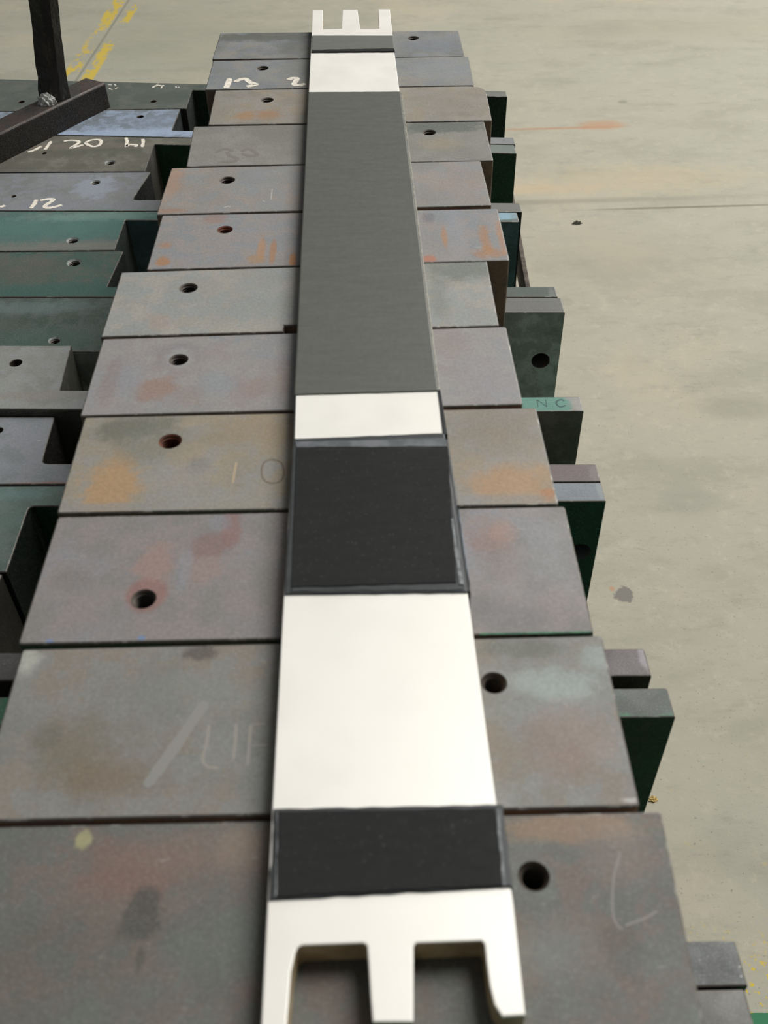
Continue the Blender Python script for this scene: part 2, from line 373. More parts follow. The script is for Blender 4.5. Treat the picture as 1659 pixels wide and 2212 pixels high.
# ------------------------------------------------------------------ lower notched bars
LZ = -0.15; XL = -0.72
GREY = (116, 118, 112); OL = (98, 100, 90); TEAL = (72, 104, 96); BLUE = (140, 152, 166)
TG = 'long notched steel bars lying side by side under the blocks'
def sp(x, y, hx, hy, c, s_, soft=.4): return (x, y, hx, hy, c, s_, soft, LZ)
bars = [
 # y far @-.3, slope, y near @-.3, slope, blade side, wall x far, wall x near, strip left, strip right, right x, z
 dict(f=(1.589, -.134), n=(1.4875, -.03), side='F', wx=(-.272, -.272), s=(.026, .022), xr=.2115, base=(84, 90, 82), tints=[(74, 82, 76), (96, 100, 92), (84, 92, 84)],
      holes=[(331, 219, 7.5), (46, 220, 7.5)], label='farthest notched bar, dark grey-green with white flecks along its back edge', dark=(18, 48, 38)),
 dict(f=(1.4862, -.03), n=(1.3855, -.114), side='N', wx=(-.281, -.283), s=(.024, .023), xr=.2035, base=(122, 132, 142), tints=[(140, 152, 168), (108, 116, 120), (150, 164, 184)],
      holes=[(303, 252, 8)], label='bluish grey notched bar, second from the far end, partly under the dark base bar',
      st=[sp(250, 288, 190, 9, (166, 182, 206), .8, .6), sp(330, 262, 70, 16, (128, 140, 156), .5, .6)]),
 dict(f=(1.3845, -.114), n=(1.275, -.05), side='F', wx=(-.302, -.302), s=(.023, .028), xr=.2015, base=(106, 104, 92), tints=[(92, 92, 82), (118, 116, 104), (100, 98, 86)],
      holes=[(238, 351, 11.5, 1), (95, 331, 6)], label='olive grey notched bar with handwritten chalk numbers 1, 20 and 14 on top', st=[sp(200, 315, 160, 6, (124, 116, 104), .6, .6)],
      dark=(14, 62, 40), stpaint=1),
 dict(f=(1.2735, -.045), n=(1.1625, -.064), side='N', wx=(-.294, -.306), s=(.030, .024), xr=.188, base=(126, 128, 126), tints=[(140, 142, 142), (118, 122, 120), (132, 134, 140)],
      holes=[(206, 394, 11, 1), (29, 424, 6)], label='light grey notched bar with the handwritten chalk number 12 on top',
      st=[sp(205, 405, 42, 22, (150, 156, 168), .7, .3), sp(100, 445, 200, 10, (134, 136, 142), .5, .6), sp(150, 459, 190, 5, (110, 138, 128), .7, .7)], rnd=1),
 dict(f=(1.1615, -.064), n=(1.0635, -.04), side='F', wx=(-.306, -.306), s=(.023, .025), xr=.1815, base=(84, 104, 98), tints=[(78, 112, 106), (92, 106, 100), (80, 110, 104)],
      holes=[(157, 519, 13.5, 1)], label='teal painted notched bar worn to grey metal along its near edge',
      st=[sp(150, 488, 260, 20, (80, 118, 110), .8, .5), sp(230, 466, 160, 9, (118, 148, 138), .6, .6), sp(150, 534, 240, 12, (116, 116, 108), .85, .6)]),
 dict(f=(1.0620, -.040), n=(.9595, -.052), side='N', wx=(-.295, -.300), s=(.021, .021), xr=.2025, base=(74, 86, 78), tints=[(66, 88, 80), (88, 92, 84), (64, 92, 84)],
      holes=[(160, 567, 16, 1)], label='dark green-grey notched bar with a bright ringed hole close to its far edge',
      st=[sp(60, 585, 80, 26, (90, 90, 80), .7, .7), sp(150, 628, 230, 16, (58, 92, 84), .8, .5)]),
 dict(f=(.9585, -.052), n=(.8538, -.052), side='F', wx=(-.262, -.262), s=(.030, .030), xr=.2055, base=(64, 76, 68), tints=[(72, 80, 72), (56, 74, 66), (78, 88, 82)],
      holes=[(118, 735, 14, 1)], label='dark green-grey notched bar with a grey, drilled blade end at the right',
      st=[sp(60, 665, 120, 14, (104, 120, 118), .6, .7), sp(90, 735, 120, 22, (64, 88, 78), .7, .6)], endhole=(1168, 781)),
 dict(f=(.8532, -.052), n=(.7468, -.052), side='N', wx=(-.3126, -.3077), s=(.030, .0235), xr=.1965, base=(138, 140, 133), tints=[(148, 150, 145), (130, 132, 125), (144, 146, 144)], z=-.142,
      holes=[(34, 784, 14)], label='light grey notched bar with a teal blade end stamped N.C at the right',
      st=[sp(80, 868, 110, 10, (140, 134, 124), .6, .5)], dark=(60, 58, 54)),
 dict(f=(.7458, -.048), n=(.6495, -.035), side='N', wx=(-.308, -.305), s=(.028, .023), xr=.1945, base=(136, 141, 144), tints=[(148, 150, 155), (126, 132, 134), (144, 145, 150)],
      holes=[(-5, 930, 12)], label='smooth blue-grey notched bar with a round-cornered notch and bright nicked edges', rnd=1, st=[sp(70, 1046, 130, 4, (160, 120, 96), .7, .5)]),
 dict(f=(.6485, -.035), n=(.544, -.035), side='F', wx=(-.303, -.303), s=(.027, .024), xr=.1945, base=(102, 120, 112), tints=[(106, 128, 122), (94, 110, 102), (112, 126, 120)], rnd=1,
      holes=[], label='grey-green notched bar whose dark green blade end has a round hole', st=[sp(30, 1068, 80, 12, (112, 140, 136), .6, .6)], endhole=(1252, 1194)),
 dict(f=(.5425, -.03), n=(.4365, -.028), side='N', wx=(-.306, -.306), s=(.026, .025), xr=.1930, base=(104, 102, 98), tints=[(112, 110, 108), (94, 92, 90), (100, 96, 96)],
      holes=[], label='notched bar with a glossy brownish blade end right of the streaked block', glossy=1),
 dict(f=(.4225, -.02), n=(.325, -.02), side='F', wx=(-.303, -.303), s=(.025, .025), xr=.2018, base=(84, 118, 98), tints=[(70, 126, 98), (92, 110, 96), (60, 130, 96)],
      holes=[], label='green notched bar with a dark grey blade end, in front of the glossy brown one'),
 dict(f=(.322, -.02), n=(.2125, -.01), side='N', wx=(-.30, -.30), s=(.026, .026), xr=.2000, base=(70, 72, 70), tints=[(80, 82, 80), (60, 62, 60), (74, 78, 76)],
      holes=[], label='notched bar with glossy black scratched blade end at lower right', glossy=1),
 dict(f=(.2115, -.01), n=(.11, 0), side='F', wx=(-.30, -.30), s=(.026, .026), xr=.1975, base=(96, 94, 88), tints=[(104, 100, 94), (86, 84, 80), (92, 92, 88)],
      holes=[], label='nearest notched bar, scratched grey blade end at the bottom right corner', glossy=1),
]
# painted or bright look of each blade end at the right (px centre, half sizes, colour, strength)
ENDS = {0: [(1075, 203, 40, 8, (120, 120, 112), .9)], 1: [(1090, 305, 40, 9, (132, 134, 132), .9)], 2: [(1090, 318, 40, 8, (118, 130, 124), .8), (1090, 333, 60, 1.6, (60, 150, 104), .9)],
        3: [(1100, 448, 50, 12, (114, 114, 108), .9)], 4: [(1088, 464, 21, 7, (140, 172, 186), .95), (1112, 470, 9, 14, (130, 134, 134), .6)], 5: [(1150, 630, 60, 14, (84, 92, 86), .9), (1192, 632, 8, 12, (140, 140, 136), .6)],
        6: [(1160, 658, 70, 18, (112, 112, 106), .9)], 7: [(1150, 872, 58, 26, (92, 140, 126), .95), (1252, 872, 16, 30, (150, 148, 140), 1.5)],
        8: [(1240, 1022, 80, 22, (108, 96, 93), .95), (1283, 1020, 10, 20, (140, 138, 134), .6)], 9: [(1250, 1060, 80, 24, (122, 130, 136), .95), (1296, 1060, 8, 22, (170, 172, 170), .5)],
        10: [(1350, 1428, 70, 34, (78, 68, 70), .95), (1393, 1420, 12, 30, (170, 168, 168), .6)], 11: [(1390, 1492, 70, 34, (92, 94, 90), .95)],
        12: [(1540, 2068, 70, 60, (52, 56, 54), .95)], 13: [(1560, 2165, 60, 50, (84, 82, 77), .95)]}
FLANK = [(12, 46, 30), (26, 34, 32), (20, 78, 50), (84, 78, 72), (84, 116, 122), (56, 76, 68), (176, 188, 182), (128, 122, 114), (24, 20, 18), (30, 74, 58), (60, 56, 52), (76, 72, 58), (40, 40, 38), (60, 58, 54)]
NOTCH = {0: (22, 30, 26), 2: (74, 72, 64), 3: (22, 24, 24), 4: (56, 64, 60), 5: (34, 40, 38), 7: (84, 84, 76), 9: (16, 30, 24)}  # notch wall colours carry the shade of the recesses
def yl(l, x): return l[0] + l[1] * (x + .3)
for i, b in enumerate(bars):
    z = b.get('z', LZ); loc = (-.1, (b['f'][0] + b['n'][0]) / 2, z)
    st = list(b.get('st', [])) + [(e[0], e[1], e[2] * 1.7, e[3] * 1.55, e[4], e[5], .12, z, .6) if e[2] > 20 else (e[0], e[1], e[2], e[3], e[4], e[5] * .6, .4, z, 3.0) for e in ENDS.get(i, [])]
    mat = steel('bar_steel_%02d' % i, b['base'], b['tints'], i + 3, st, rough=.36 if b.get('glossy') else .55, metal=.1, spec=.3, origin=loc, fleck=.7 if i in (10, 12) else .25 if i in (8, 13) else .06)
    # flank colours: paint tones with the shade and light level put in
    root = empty('notched_steel_bar', loc, b['label'], 'steel bar', TG)
    f, n, xR = b['f'], b['n'], b['xr']; g = .0003
    w0, w1 = b['wx']
    ys = lambda l, x, d=0.0: yl(l, x) + d
    if b['side'] == 'N':
        poly = [(XL, ys(f, XL) - g), (XL, ys(n, XL) + g), (xR, ys(n, xR) + g), (xR, ys(n, xR) + b['s'][1]), (w1, ys(n, w1) + b['s'][0]), (w0, ys(f, w0) - g)]
        rd = {4: .007 if b.get('rnd') else .002, 3: .002, 5: .0015}
    else:
        poly = [(XL, ys(f, XL) - g), (XL, ys(n, XL) + g), (w1, ys(n, w1) + g), (w0, ys(f, w0) - b['s'][0]), (xR, ys(f, xR) - b['s'][1]), (xR, ys(f, xR) - g)]
        rd = {3: .005 if b.get('rnd') else .002, 5: .002, 2: .0015}
    tail = None
    if i == 7:   # the raised body, and its blade lower by 13 mm
        xs = -.255
        l2 = lambda x: ys(n, x)
        poly = [(XL, ys(f, XL)), (XL, l2(XL)), (xs, l2(xs)), (xs, l2(xs) + .03), (w1, l2(w1) + .03), (w0, ys(f, w0))]
        rd = {4: .002}
        tail = [(xs + .0001, l2(xs) + .0005), (.1965, .7316), (.1965, .7540), (xs + .0001, l2(xs) + .026)]
    poly = rounded(poly, rd, 4)
    L = lambda pl: [(x - loc[0], y - loc[1]) for x, y in pl]
    hs = []
    for h_ in b['holes']:
        c = P(h_[0], h_[1], z); e = P(h_[0] + h_[2], h_[1], z); r = (e[0] - c[0])
        hs.append((c[0] - loc[0], c[1] - loc[1], r, len(h_) > 3))
    bm = bmesh.new()
    prism(bm, L(poly), -.35 - z, 0, .0011, [(x, y, r) for x, y, r, _ in hs])
    if tail: prism(bm, L(tail), -.35 - z, LZ - z, .001)
    body = link('bar_body', bm, mat, root)
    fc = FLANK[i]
    fm = steel('flank_paint_shaded_%02d' % i, fc, [tuple(int(v * q) for v in fc) for q in (.8, 1.15, .9)], i + 60, (), rough=.55, metal=.1, spec=.35)
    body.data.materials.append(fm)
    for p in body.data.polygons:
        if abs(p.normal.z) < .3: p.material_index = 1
    if i in NOTCH:
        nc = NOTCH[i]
        body.data.materials.append(steel('notch_wall_shaded_%02d' % i, nc, [tuple(int(v * q) for v in nc) for q in (.8, 1.15, .9)], i + 80, (), rough=.6, metal=.1, spec=.3))
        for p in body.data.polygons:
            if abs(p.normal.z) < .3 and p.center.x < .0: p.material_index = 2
    edges_worn(body, i + 40, (132, 134, 128))
    for x, y, r, ring in hs:
        ho = link('drilled_hole', hole_bm(x, y, r, 0, .02, r * .24 if ring else .0006, ring), M_hole, root)
        if ring:
            ho.data.materials.append(M_ring)
            for p in list(ho.data.polygons)[:20]: p.material_index = 1
    if b.get('endhole'):
        hx, hy = b['endhole']; yy = (ys(n, xR) if b['side'] == 'N' else ys(f, xR) - b['s'][1])
        a, bb = (hx - 829.5) / F, (hy - 1106.0) / F
        d = [R[0][q] * a + R[1][q] * bb + R[2][q] for q in range(3)]; t = (yy - .0006) / d[1]
        c = Vector((d[0] * t, yy, CAM_H + d[2] * t)) - Vector(loc)
        # bore through the blade: cut with a boolean, then a lining
        cb = bmesh.new(); bmesh.ops.create_cone(cb, cap_ends=True, segments=24, radius1=.0102, radius2=.0102, depth=.2, matrix=Matrix.Translation(c) @ Matrix.Rotation(math.pi / 2, 4, 'X'))
        cm = bpy.data.meshes.new('cut'); cb.to_mesh(cm); cb.free(); co = bpy.data.objects.new('cut', cm); C.collection.objects.link(co); co.parent = root
        md = body.modifiers.new('bore', 'BOOLEAN'); md.operation = 'DIFFERENCE'; md.object = co; md.solver = 'EXACT'
        bpy.context.view_layer.update()
        dg = bpy.context.evaluated_depsgraph_get(); nm = bpy.data.meshes.new_from_object(body.evaluated_get(dg))
        body.modifiers.clear(); body.data = nm; bpy.data.objects.remove(co)
    b['root'] = root; b['loc'] = loc; b['zt'] = z

def write(root, loc, z, name, strokes, wd, mat, label=None):
    bm = bmesh.new()
    for s_ in strokes:
        pts = [P(x, y, z) for x, y in s_]
        pts = catmull([(x - loc[0], y - loc[1], 0) for x, y in pts])
        stroke(bm, [(p[0], p[1]) for p in pts], wd, z - loc[2], .0003 if 'chalk' in name else .00008)
    o = link(name, bm, mat, root)
    if label: o['label'] = label
    return o
def zp(x0, y0, k, pts): return [(x0 + x / k, y0 + y / k) for x, y in pts]
k2 = 5.53
b3 = bars[2]
for pts in ([[(165, 268), (230, 252), (330, 200)]], [[(445, 140), (410, 190), (372, 240)]],
            [[(595, 140), (690, 130), (775, 142), (760, 170), (675, 222), (740, 208), (830, 182)]],
            [[(850, 160), (920, 128), (1010, 122), (1045, 145), (1020, 185), (960, 205), (900, 190), (850, 160)]],
            [[(1338, 98), (1352, 140), (1340, 210)], [(1345, 205), (1375, 180), (1420, 182), (1465, 185), (1450, 208)]], [[(1538, 115), (1545, 150), (1532, 210)]]):
    write(b3['root'], b3['loc'], LZ, 'chalk_digit', [zp(30, 280, k2, s_) for s_ in pts], .0046, M_chalk)
b4 = bars[3]; k3 = 11.06
for pts in ([[(0, 415), (60, 400), (125, 378)]], [[(865, 240), (820, 340), (730, 450)]],
            [[(960, 265), (1080, 235), (1220, 222), (1285, 240), (1200, 300), (1090, 370), (1080, 420), (1170, 435), (1320, 410), (1480, 360)]]):
    write(b4['root'], b4['loc'], LZ, 'chalk_digit', [zp(0, 410, k3, s_) for s_ in pts], .0054, M_chalk)
b1 = bars[0]; k4 = 9.22
for pts in ([[(1010, 225), (1060, 195), (1130, 180), (1180, 188), (1245, 185)], [(1200, 200), (1180, 240)], [(1085, 165), (1130, 150)]], [[(1465, 205), (1490, 222)], [(1525, 212), (1540, 225)]],
            [[(140, 240), (210, 268)], [(265, 245), (320, 222)], [(120, 168), (200, 172)], [(250, 160), (280, 182)]]):
    write(b1['root'], b1['loc'], LZ, 'chalk_smudge', [zp(220, 165, k4, s_) for s_ in pts], .0036, M_chalk)
b8 = bars[7]; k5 = 10.37
MDT = plain('stamp_dark_teal', (52, 84, 80), .7)
for pts in ([[(440, 405), (415, 245)], [(415, 245), (630, 395)], [(635, 400), (605, 240)]], [[(758, 385), (762, 400)]], [[(1030, 275), (960, 240), (880, 262), (848, 310), (870, 365), (935, 400), (1010, 390), (1050, 365)]]):
    write(b8['root'], b8['loc'], LZ, 'stamped_letter', [zp(1120, 840, k5, s_) for s_ in pts], .0016, MDT)

# ------------------------------------------------------------------ upper blocks
G3 = (134, 134, 128)
T_A = [(120, 122, 118), (140, 136, 128), (128, 132, 134)]
T_B = [(140, 130, 124), (126, 130, 130), (148, 138, 130)]
BR = (150, 132, 108); OR = (166, 122, 82); PK = (150, 122, 110); DG = (92, 98, 92); LB = (138, 146, 152)
UG = 'row of rectangular steel blocks carrying the bar'
blocks = [
 dict(far=((476, 71), (990, 66)), near=((458, 128), (1004, 122)), hole=(892, 82, 13), base=(124, 126, 124), t=T_A, label='farthest steel block, under the far forked end of the bar',
      st=[(570, 80, 110, 9, (92, 94, 84), .8, .4), (930, 95, 60, 14, (124, 128, 134), .6, .6), (640, 98, 30, 24, (98, 100, 94), .6, .6)]),
 dict(far=((460, 131), (1012, 122)), near=((443, 194), (1024, 184)), hole=(567, 147, 13), base=(138, 140, 137), t=T_A, label='blue-grey steel block with chalk numbers 13 and 2, second from the far end',
      st=[(960, 150, 75, 22, (140, 143, 143), .7, .6), (640, 140, 30, 40, (118, 118, 112), .5, .6)]),
 dict(far=((465, 195), (1048, 185)), near=((449, 270), (1063, 260)), hole=(577, 216, 14), base=(142, 136, 124), t=[(132, 128, 118), (150, 138, 120), (146, 142, 134)], label='steel block with faint orange stains below its hole, third from the far end',
      st=[(532, 249, 20, 10, (164, 128, 92), .75, .6), (584, 247, 26, 10, (160, 124, 92), .75, .6), (980, 222, 80, 20, (146, 136, 124), .5, .7)]),
 dict(far=((418, 273), (1046, 262)), near=((402, 360), (1066, 346)), hole=(927, 286, 15), base=(136, 134, 126), t=[(128, 126, 118), (140, 138, 130), (132, 130, 122)], label='steel block faintly marked 30, with a dark band by its hole, fourth from far end',
      st=[(960, 275, 110, 12, (98, 104, 94), .9, .3), (955, 310, 40, 14, (152, 138, 112), .5, .6), (1040, 312, 24, 26, (140, 138, 132), .4, .5)]),
 dict(far=((370, 363), (1038, 347)), near=((337, 464), (1062, 443)), hole=(491, 389, 17), base=(146, 140, 132), t=[(138, 136, 132), (152, 142, 134), (140, 142, 142)], label='steel block with rusty left corner and white scuffs, fifth from the far end',
      st=[(372, 395, 22, 34, (172, 134, 104), .6, .6), (360, 456, 40, 5, (158, 120, 96), .6, .6), (1000, 400, 50, 32, (152, 138, 130), .6, .6), (560, 395, 50, 24, (136, 142, 144), .5, .6)]),
 dict(far=((350, 465), (1075, 450)), near=((316, 583), (1101, 562)), hole=(486, 496, 17, 1), base=(142, 140, 138), t=[(146, 144, 146), (134, 138, 140), (150, 142, 136)], label='steel block with bright orange rust patches and a rusty threaded hole',
      st=[(1048, 515, 12, 28, OR, .7, .6, 0, 3.2), (1062, 545, 30, 13, OR, .65, .6, 0, 3.2), (1082, 515, 8, 30, (178, 128, 88), .6, .5), (960, 510, 6, 22, (176, 128, 84), .7, .5), (928, 560, 12, 8, (182, 110, 78), .7, .5),
          (565, 535, 8, 22, (176, 132, 92), .7, .5), (590, 542, 7, 28, OR, .75, .4), (553, 562, 18, 9, (168, 132, 92), .6, .5), (632, 565, 8, 18, (180, 124, 70), .8, .4),
          (352, 565, 14, 10, OR, .85, .4), (360, 530, 14, 7, (166, 126, 96), .7, .5), (466, 472, 22, 9, PK, .6, .5), (925, 470, 14, 12, (112, 108, 112), .6, .5), (985, 500, 20, 50, (146, 150, 156), .4, .5)]),
 dict(far=((262, 588), (1052, 564)), near=((217, 728), (1078, 703)), hole=(407, 622, 20), base=(154, 152, 144), t=[(146, 148, 142), (164, 158, 148), (148, 152, 150)], label='pale steel block with a dark smudge right of the bar, seventh from the far end',
      st=[(1000, 580, 75, 26, (112, 118, 108), .8, .6), (945, 640, 22, 44, (126, 130, 122), .6, .6), (345, 695, 26, 16, (168, 146, 134), .5, .6), (580, 650, 50, 50, (146, 150, 146), .5, .7), (400, 700, 18, 14, (150, 146, 138), .5, .5)]),
 dict(far=((222, 732), (1093, 705)), near=((172, 899), (1130, 873)), hole=(386, 777, 21), base=(146, 144, 142), t=[(140, 144, 148), (148, 140, 138), (152, 148, 144)], label='steel block with brownish blotches below its hole, eighth from the far end',
      st=[(334, 838, 42, 26, (150, 126, 114), .85, .4), (410, 855, 30, 20, (148, 134, 126), .6, .5), (240, 820, 20, 44, (138, 126, 124), .6, .5), (386, 772, 44, 26, (128, 122, 122), .5, .5), (386, 776, 30, 18, (164, 166, 164), .5, .4),
          (550, 838, 40, 20, (148, 130, 122), .6, .5), (610, 820, 16, 30, (152, 132, 120), .5, .5), (280, 820, 30, 40, LB, .4, .5), (470, 830, 40, 24, LB, .5, .6), (970, 740, 40, 26, (146, 132, 126), .5, .6), (1050, 820, 60, 40, (146, 144, 146), .5, .6)]),
 dict(far=((183, 901), (1158, 880)), near=((122, 1109), (1207, 1089)), hole=(368, 953, 25, 1), base=(150, 142, 126), t=[(142, 136, 124), (156, 144, 124), (146, 144, 138)], label='steel block with tan staining, stamped with a line and a circle beside the bar',
      st=[(240, 1050, 62, 62, (174, 142, 104), .9, .35), (290, 925, 90, 26, (108, 108, 96), .85, .5), (330, 960, 70, 40, (124, 124, 112), .6, .6), (560, 930, 120, 40, (150, 134, 108), .6, .6), (425, 1005, 24, 18, (120, 116, 112), .5, .6),
          (390, 1040, 60, 40, (148, 146, 142), .6, .6), (240, 1095, 140, 9, (144, 142, 138), .7, .5), (480, 1080, 120, 22, (150, 148, 142), .5, .6), (1110, 1040, 90, 36, (172, 138, 102), .8, .6), (1080, 920, 100, 50, (130, 120, 108), .6, .7), (1185, 1068, 18, 14, (176, 124, 84), .7, .5), (1080, 1078, 120, 8, (140, 138, 134), .5, .5)]),
 dict(far=((125, 1116), (1220, 1093)), near=((38, 1392), (1283, 1366)), hole=(310, 1294, 28), base=(136, 132, 130), t=[(140, 138, 140), (130, 126, 122), (142, 134, 130)], label='steel block with pinkish stains and a rose ring around its hole',
      st=[(316, 1284, 44, 38, (144, 108, 101), .85, .2, 0, .3), (335, 1215, 40, 44, (156, 130, 121), .75, .4), (440, 1215, 42, 40, (154, 132, 123), .65, .4), (455, 1180, 46, 24, (132, 110, 106), .75, .4), (500, 1140, 20, 40, (140, 108, 104), .7, .4), (470, 1130, 26, 14, (138, 138, 144), .6, .5),
          (400, 1225, 14, 40, (142, 144, 148), .6, .4), (1060, 1165, 52, 34, (144, 120, 112), .7, .6), (1090, 1150, 26, 22, (160, 132, 118), .6, .5), (1180, 1180, 60, 70, (142, 144, 144), .6, .7), (106, 1386, 9, 5, (110, 136, 180), .8, .4), (306, 1378, 8, 5, (112, 140, 176), .8, .4), (160, 1250, 40, 26, (124, 118, 112), .5, .6), (1080, 1330, 90, 30, (124, 124, 126), .5, .7)]),
 dict(far=((48, 1402), (1300, 1372)), near=((-62, 1775), (1383, 1742)), hole=(1067, 1475, 29), base=(130, 127, 120), t=[(124, 126, 120), (138, 128, 116), (134, 134, 130)], label='steel block with a pale diagonal streak, under the large white section of the bar',
      st=[(430, 1410, 42, 16, (96, 90, 84), .9, .3), (60, 1424, 22, 30, (176, 176, 166), .8, .5), (220, 1680, 120, 40, (126, 106, 84), .6, .7), (150, 1620, 70, 60, (118, 108, 88), .6, .7), (100, 1590, 40, 30, (104, 98, 84), .5, .6),
          (1200, 1480, 90, 34, (150, 158, 154), .8, .5), (1290, 1420, 40, 30, (148, 156, 152), .7, .5), (1140, 1560, 60, 50, (132, 138, 134), .5, .7), (1120, 1400, 90, 20, (104, 106, 96), .7, .5), (1230, 1600, 90, 70, (140, 122, 112), .7, .6), (1365, 1728, 20, 6, (190, 188, 182), .8, .4), (400, 1500, 160, 40, (132, 136, 130), .4, .7)]),
 dict(far=((-70, 1787), (1428, 1752)), near=((-250, 2330), (1540, 2300)), hole=(1153, 1893, 35), base=(106, 104, 98), t=[(96, 98, 92), (118, 106, 98), (104, 108, 102)], label='nearest steel block, under the near forked end of the bar',
      st=[(300, 1880, 120, 60, (124, 100, 90), .8, .6), (440, 1830, 140, 50, (128, 112, 102), .6, .7), (180, 1812, 18, 20, (160, 156, 118), .9, .25), (303, 1980, 40, 52, (78, 76, 70), .85, .3), (302, 2070, 10, 30, (82, 80, 74), .7, .4), (530, 1830, 50, 40, (140, 124, 108), .5, .6),
          (500, 2050, 120, 60, (104, 110, 102), .6, .6), (1230, 1790, 160, 30, (144, 122, 100), .8, .5), (1200, 2050, 100, 60, (120, 122, 116), .6, .7), (1330, 1850, 80, 60, (128, 118, 110), .6, .6), (1340, 2050, 40, 50, (98, 94, 86), .6, .5), (1380, 2120, 18, 14, (98, 96, 88), .6, .4), (100, 2050, 200, 80, (94, 94, 86), .5, .7)]),
]
M_bflank = steel('block_flank', (140, 118, 102), [(122, 104, 92), (150, 122, 100), (116, 102, 92)], 91, rough=.7, metal=.1, spec=.3)
M_gflank = steel('block_flank_green', (58, 96, 74), [(50, 84, 66), (96, 84, 74), (60, 100, 80)], 92, rough=.7, metal=.1, spec=.3)
for i, b in enumerate(blocks):
    fl, fr = [P(*q) for q in b['far']]; nl, nr = [P(*q) for q in b['near']]
    loc = ((fl[0] + nr[0]) / 2, (fl[1] + nr[1]) / 2, -.1498)
    mat = steel('block_steel_%02d' % i, b['base'], b['t'], i + 31, b['st'], rough=.56, metal=.1, spec=.3, origin=loc, fleck=.12)
    root = empty('steel_block', loc, b['label'], 'steel block', UG)
    L = lambda q: (q[0] - loc[0], q[1] - loc[1])
    poly = rounded([L(nl), L(nr), L(fr), L(fl)], {0: .0022, 1: .0022, 2: .022 if i == 2 else .0022, 3: .0022}, 5 if i == 2 else 3)
    if i == 6:   # small chipped notch at the near edge beside the bar
        q0, q1 = L(P(612, 716)), L(P(655, 716)); dd = P(620, 700)[1] - P(620, 714)[1]
        poly = rounded([L(nl)], 0) if False else None
        yb = lambda x: L(nl)[1] + (L(nr)[1] - L(nl)[1]) * (x - L(nl)[0]) / (L(nr)[0] - L(nl)[0])
        poly = [L(nl), (q0[0], yb(q0[0])), (q0[0], yb(q0[0]) + dd), (q1[0], yb(q1[0]) + dd), (q1[0], yb(q1[0])), L(nr), L(fr), L(fl)]
    hx, hy, hw = b['hole'][:3]; c = P(hx, hy); e = P(hx + hw, hy); r = e[0] - c[0]
    hc = L(c); bm = bmesh.new()
    prism(bm, poly, 0, .1498, .0011, [(hc[0], hc[1], r)], holeseg=28)
    bo = link('block_body', bm, mat, root)
    bo.data.materials.append(M_bflank if i != 9 else M_gflank)
    for p in bo.data.polygons:
        if abs(p.normal.z) < .3: p.material_index = 1
    edges_worn(bo, i)
    link('threaded_hole', hole_bm(hc[0], hc[1], r, .1498, .045, .0011, True, 28), M_hole_rust if len(b['hole']) > 3 else M_hole, root, smooth=False)
    b['root'] = root; b['loc'] = loc
k1 = 8.295
b2 = blocks[1]
for pts in ([[(215, 165), (190, 250), (152, 335)]], [[(310, 228), (400, 185), (500, 172), (550, 210), (600, 240), (690, 270), (610, 292), (520, 312)]],
            [[(1270, 192), (1330, 160), (1420, 165), (1400, 215), (1370, 270), (1450, 285), (1575, 258)]]):
    write(b2['root'], b2['loc'], 0, 'chalk_digit', [zp(470, 150, k1, s_) for s_ in pts], .0066, M_chalk)
# faint marker digits 3 and 0
M_fd = plain('faint_marker', (124, 120, 112), .6, .2)
k6 = 6.912; b4_ = blocks[3]
for pts in ([[(185, 200), (270, 160), (360, 150), (430, 185)], [(350, 195), (390, 250), (500, 290), (440, 335), (260, 340)]], [[(560, 190), (660, 150), (750, 185), (800, 240), (680, 250), (570, 220)]]):
    write(b4_['root'], b4_['loc'], 0, 'faint_digit', [zp(440, 300, k6, s_) for s_ in pts], .0042, M_fd)
# stamped strokes
k7 = 5.53; b11 = blocks[10]
for pts in ([[(285, 1030), (255, 1250), (210, 1440), (270, 1530), (400, 1545)], [(610, 1010), (600, 1200), (575, 1440)]], [[(785, 1020), (770, 1200), (745, 1520)], [(790, 1025), (960, 1015)], [(775, 1278), (990, 1275)]]):
    write(b11['root'], b11['loc'], 0, 'stamped_letter', [zp(400, 1380, k7, s_) for s_ in pts], .0016, M_stamp_l)
write(b11['root'], b11['loc'], 0, 'rubbed_streak', [[(315, 1700), (380, 1610), (445, 1515)]], .0062, plain('streak', (140, 138, 132), .5, .2), 'pale rubbed diagonal streak')
b9 = blocks[8]; k8 = 8.295
M_st_t = plain('stamp_mark_tan', (172, 156, 130), .6, .2)
write(b9['root'], b9['loc'], 0, 'stamped_digit', [zp(460, 960, k8, [(420, 320), (390, 480), (355, 700)])], .0016, M_st_t)
write(b9['root'], b9['loc'], 0, 'stamped_digit', [zp(460, 960, k8, [(905, 330), (870, 450), (890, 600), (980, 680), (1130, 690), (1240, 620), (1270, 480), (1230, 340), (1120, 280), (1000, 280), (905, 330)])], .0013, M_stamp_d)
b12 = blocks[11]; k9 = 2.676
for pts in ([[(1100, 740), (1070, 900), (1015, 1080)]], [[(1320, 800), (1285, 900), (1300, 1010)]]):
    write(b12['root'], b12['loc'], 0, 'stamped_digit', [zp(0, 1740, k9, s_) for s_ in pts], .0016, plain('stamp_12', (104, 108, 100), .6, .2))
M_sc = plain('scratch', (122, 118, 112), .6, .2)
for s_ in ([(1340, 1840), (1325, 1900), (1325, 1980), (1345, 2010)], [(1350, 2000), (1390, 1985), (1420, 1968)]):
    write(b12['root'], b12['loc'], 0, 'scratch', [s_], .0011, M_sc)
M_sw = plain('scratch_w', (190, 186, 176), .6, .2)
for s_ in ([(588, 408), (585, 432)], [(483, 449), (492, 446), (498, 447)], [(567, 433), (572, 436)], [(590, 371), (600, 372)]):
    write(blocks[4]['root'], blocks[4]['loc'], 0, 'scratch', [s_], .0011, M_sw)
